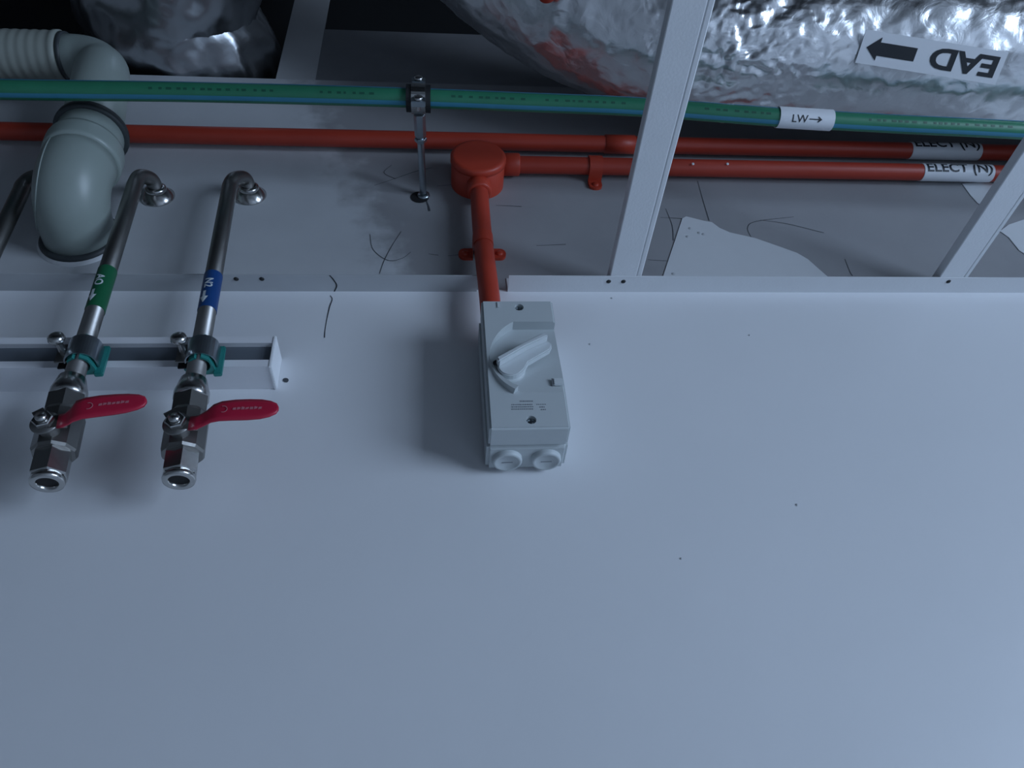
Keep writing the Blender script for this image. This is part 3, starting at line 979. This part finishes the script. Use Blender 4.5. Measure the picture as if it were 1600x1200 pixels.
i = min(range(len(gpath)), key=lambda k: abs(gpath[k].x - at(653, 155, YG).x))
hc = at(654, 154, YG)
W = at(662, 306, 0)
t = thing('pipe_hanger', 'zinc rod hanger with rubber-lined clamp holding the green pipe', 'hanger', W)
RX = W.x
dz = hc.z - W.z
rod_dir = Vector((hc.x - W.x, YG, dz))
tip_ = W + rod_dir * (1 - (GR + .012) / rod_dir.length)
m = MB(); m.cyl(W + Vector((0, .02, 0)), tip_, .0050, seg=20)
for k in range(60):
    pass
m.build('rod', M['zinc'], t)
rd = rod_dir.normalized()
m = MB(); hexa(m, tip_ - rd * .040, rd, .0088, .006, .0008); m.build('lock_nut', M['zinc'], t)
m = MB(); hexa(m, tip_ - rd * .032, rd, .0082, .034, .001); m.build('boss', M['zinc'], t)
m = MB(); m.lathe([(.0052, .004), (.0085, .0035), (.0095, .001), (.0095, 0)], W, (0, -1, 0), 20); m.build('washer', M['zinc'], t)
m = MB(); m.lathe([(.014, .0006), (0, .0006)], W + Vector((-.006, 0, -.004)), (0, -1, 0), 20, False); m.build('drilled_hole', M['dark_metal'], t)
gd = (GP[4] - GP[3]).normalized()
m = MB(); m.lathe([(GR + .0004, -.0165), (GR + .0055, -.0165), (GR + .0055, .0165), (GR + .0004, .0165), (GR + .0004, -.0165)], hc, gd, 32, False); m.build('rubber_lining', M['rubber'], t)
m = MB(); m.lathe([(GR + .0055, -.0095), (GR + .0072, -.0095), (GR + .0072, .0095), (GR + .0055, .0095)], hc, gd, 32, False); m.build('clamp_band', M['chrome'], t)
for s_ in (-1, 1):
    c = hc + Vector((0, -.15, s_)).normalized() * (GR + .013)
    m = MB(); m.box((-.0095, -.010, -.0065), (.0095, -.0015, .0065), Matrix.Translation(c)); lug = m.build('clamp_lug', M['zinc'], t, bevel=.001)
    m = MB(); m.cyl(c + Vector((0, -.014, 0)), c + Vector((0, .006, 0)), .003, seg=14)
    m.lathe([(0, 0), (.0062, 0), (.0062, .003), (.004, .0045), (0, .0045)], c + Vector((0, -.010, 0)), (0, -1, 0), 18); m.build('clamp_screw', M['chrome'], lug)

# ------------------------------------------------------------------ milky drain bend
t = thing('drain_pipe', 'milky plastic drain bend entering the wall at the left', 'drain', at(125, 378, 0))
Wd = at(126, 374, 0)
YD = -.080
V1 = at(113, 292, YD); V2 = at(147, 200, YD)
R_ = .0455
axis = (V2 - V1).normalized()
low = fillet([Wd + Vector((0, .02, 0)), Vector((V1.x, YD, Wd.z)) + Vector((Wd.x - V1.x, 0, 0)) * .5, V1 + axis * .055], [.052], 14)
m = MB(); m.tube(low, [R_] * len(low), 40); m.build('lower_bend', M['drain'], t)
sd = []
for i, c in enumerate(low[1:], 1):
    T_ = (low[min(i + 1, len(low) - 1)] - low[i - 1]).normalized()
    o_v = Vector((-.62, -1, -.35)); o_v = (o_v - T_ * o_v.dot(T_)).normalized()
    sd.append(c + o_v * (R_ + .0002))
m = MB(); m.tube(sd, .0011, 8); m.build('mould_seam', M['drain'], t)
q = low[-1]
m = MB(); m.lathe([(R_ - .001, -.004), (R_ + .0028, -.003), (R_ + .0034, .003), (R_ + .0034, .024), (R_ + .002, .030), (R_ - .002, .031)], q, axis, 40); m.build('socket', M['drain'], t)
up_end = q + axis * .135
m = MB(); m.cyl(q, q + axis * .075, R_ - .0035, seg=40); m.build('riser', M['drain'], t)
rp = q + axis * .066
m = MB(); m.lathe([(R_ - .004, -.004), (R_ + .0015, -.004), (R_ + .0025, 0), (R_ + .0015, .008), (R_ - .004, .009)], rp, axis, 40); m.build('seal_ring', M['seal'], t)
# upper bend turning left into the ribbed sleeve
E0 = at(103, 88, YD); E1 = at(-20, 85, YD)
hx = (E1 - E0).normalized()
R2 = .0335
corner = at(163, 92, YD)
upath = fillet([rp, corner, E0 + hx * .02], [.050], 14)
m = MB(); m.tube(upath, [R_ - .006 + (R2 - R_ + .006) * min(1, k / 6) for k in range(len(upath))], 40); m.build('upper_bend', M['drain'], t)
m = MB(); m.lathe([(R2 - .002, -.005), (R2 + .0025, -.005), (R2 + .003, .001), (R2 - .001, .002)], E0, hx, 40); m.build('seal_ring', M['seal'], t)
prof = [(R2 - .002, .002), (R2 + .0048, .003), (R2 + .0050, .010)]
s_ = .012
while s_ < .42:
    prof += [(R2 + .0040, s_), (R2 + .0032, s_ + .003), (R2 + .0032, s_ + .007), (R2 + .0040, s_ + .010)]
    s_ += .014
m = MB(); m.lathe(prof, E0, hx, 40); m.build('ribbed_sleeve', M['ribbed'], t)
m = MB(); m.lathe([(R_ - .002, .010), (R_ + .003, .010), (R_ + .006, .006), (R_ + .006, 0)], Wd + Vector((.001, 0, 0)), (0, -1, 0), 44); m.build('wall_collar', M['seal'], t)
m = MB(); m.lathe([(R_ + .006, .004), (R_ + .009, .002), (R_ + .010, 0)], Wd + Vector((.001, 0, 0)), (0, -1, 0), 44); m.build('sealant_bead', M['patch'], t)

# ------------------------------------------------------------------ foil ducts
def crumple(p, amp, s):
    """ridged creases and dents along a wrapped foil surface"""
    q = Vector(p) * s
    r = 0.0
    a = 1.0
    for k in range(4):
        r += a * (1 - abs(noise.noise(q)) * 2.0)
        q = q * 2.03 + Vector((3.1, 1.7, 5.2)); a *= 0.5
    return amp * (r - 1.0)


def foil_sweep(path, wid, hei, power, name, material, parent, seg=128, amp=.004, scale=7.0, extra=None):
    path = [Vector(p) for p in path]
    n_ = len(path)
    vs_, fs = [], []
    for i in range(n_):
        T_ = (path[min(i + 1, n_ - 1)] - path[max(i - 1, 0)]).normalized()
        side = T_.cross(Vector((0, 0, 1))).normalized(); upv = side.cross(T_).normalized()
        w_, h_ = (wid[i], hei[i])
        for k in range(seg):
            a = 2 * math.pi * k / seg
            c, s1 = math.cos(a), math.sin(a)
            x = math.copysign(abs(c) ** (2 / power), c) * w_; z = math.copysign(abs(s1) ** (2 / power), s1) * h_
            p = path[i] + side * x + upv * z
            nn = (side * (c / w_) + upv * (s1 / h_)).normalized()
            vs_.append(p + nn * (crumple(p, amp, scale) + (extra(p) if extra else 0.0)))
    for i in range(n_ - 1):
        for k in range(seg):
            j = (k + 1) % seg
            fs.append((i * seg + k, i * seg + j, (i + 1) * seg + j, (i + 1) * seg + k))
    fs.append(tuple(reversed(range(seg)))); fs.append(tuple((n_ - 1) * seg + k for k in range(seg)))
    mm = MB(); mm.add(vs_, fs, True)
    return mm.build(name, material, parent)


t = thing('foil_duct', 'shiny foil-wrapped air duct carrying the EAD arrow label', 'duct', (.7, -.15, 2.65))
main_duct = t
def cam_point(px, py, depth):
    return CAM + RW @ Vector((px - 800, 600 - py, -F)) * (depth / F)


DR = .120
# axis of the round duct: along the wall, then curving out over the room
axis_pts = [(2300, 150, 1.20), (1900, 108, 1.20), (1600, 84, 1.20), (1400, 74, 1.20), (1200, 66, 1.20), (1040, 48, 1.20), (915, 2, 1.20), (808, -66, 1.21), (700, -160, 1.24), (560, -300, 1.28)]
dp = catmull([cam_point(*q) for q in axis_pts], 46)
hot = cam_point(1175, 90, 1.09)


def fine(p):
    d_ = (p - hot); d_.x *= .9
    k = math.exp(-(d_.length / .10) ** 2)
    return k * (crumple(p + Vector((.3, .1, .7)), .0040, 40.0) + crumple(p, .0020, 85.0))


foil_sweep(dp, [DR] * len(dp), [DR] * len(dp), 2.15, 'foil_wrap', M['foil'], t, seg=260, amp=.0042, scale=7.5, extra=fine)
# paper label stuck along the lower side, bent with the duct
lp = [(1347, 46), (1343, 98), (1562, 132), (1569, 82)]
A_ = cam_point(1345, 72, 1.20); B_ = cam_point(1567, 82, 1.20)
LR = DR + .0075


def on_duct(px, py):
    """point of the label cylinder seen at a pixel"""
    a_ = (B_ - A_).normalized()
    d_ = (RW @ Vector((px - 800, 600 - py, -F))).normalized()
    w_ = CAM - A_
    d2_, w2_ = d_ - a_ * d_.dot(a_), w_ - a_ * w_.dot(a_)
    qa, qb, qc = d2_.dot(d2_), 2 * d2_.dot(w2_), w2_.dot(w2_) - LR * LR
    return CAM + d_ * ((-qb - math.sqrt(max(0, qb * qb - 4 * qa * qc))) / (2 * qa))


c4 = [on_duct(*q) for q in lp]
cen = sum(c4, Vector()) / 4
eu = ((c4[0] - c4[3]) + (c4[1] - c4[2])).normalized()        # reading direction: right to left in the picture
ev = (c4[1] - c4[0] + c4[2] - c4[3]); ev = (ev - eu * ev.dot(eu)).normalized()
en = eu.cross(ev)
if en.dot(CAM - cen) < 0:
    en = -en
lw, lh = ((c4[0] - c4[3]).length + (c4[1] - c4[2]).length) / 2, ((c4[1] - c4[0]).length + (c4[2] - c4[3]).length) / 2
m = MB(); m.prism([(-lw / 2, -lh / 2), (lw / 2, -lh / 2), (lw / 2, lh / 2), (-lw / 2, lh / 2)], cen, eu, ev, -en, .0009); lab = m.build('label', M['label'], t)
v, f, w_ = text_mesh('EAD', lh * .60, bold=.0011, sub=False)
k = lw * .47 / w_
m = MB(); m.add([cen - eu * (lw * .5 - lw * .235 - lw * .04) + eu * a * k + ev * b + en * .0006 for a, b in v], f); m.build('lettering', M['ink'], lab)
m = MB(); m.prism(arrow_pts(lw * .345, lw * .085, lh * .40, lh * .70), cen + eu * (lw * .5 - lw * .1725 - lw * .04) + en * .0006, eu, ev, -en, .0004); m.build('flow_arrow', M['ink'], lab)

# second duct passing over the wall at the left
p0 = at(288, 62, 0)
rad = .150
ctr = Vector((at(284, 60, 0).x, 0, LINE + .004 + rad * .93))
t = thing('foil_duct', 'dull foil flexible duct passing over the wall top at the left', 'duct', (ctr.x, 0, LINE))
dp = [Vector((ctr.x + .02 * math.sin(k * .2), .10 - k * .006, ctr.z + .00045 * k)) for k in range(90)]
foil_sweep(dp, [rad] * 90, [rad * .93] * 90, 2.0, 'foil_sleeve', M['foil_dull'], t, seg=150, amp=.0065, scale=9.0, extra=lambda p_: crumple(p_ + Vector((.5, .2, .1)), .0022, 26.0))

# red conduit stub, built as part of the duct, showing through the foil at the top of the picture
p = cam_point(856, -4, 1.085)
m = MB(); m.lathe([(0, 0), (.0105, 0), (.0125, .002), (.0125, .05)], p, (-.1, -.35, 1), 24)
tb = m.build('conduit_stub', M['red'], main_duct)
tb['label'] = 'orange-red conduit stub poking out of the foil'
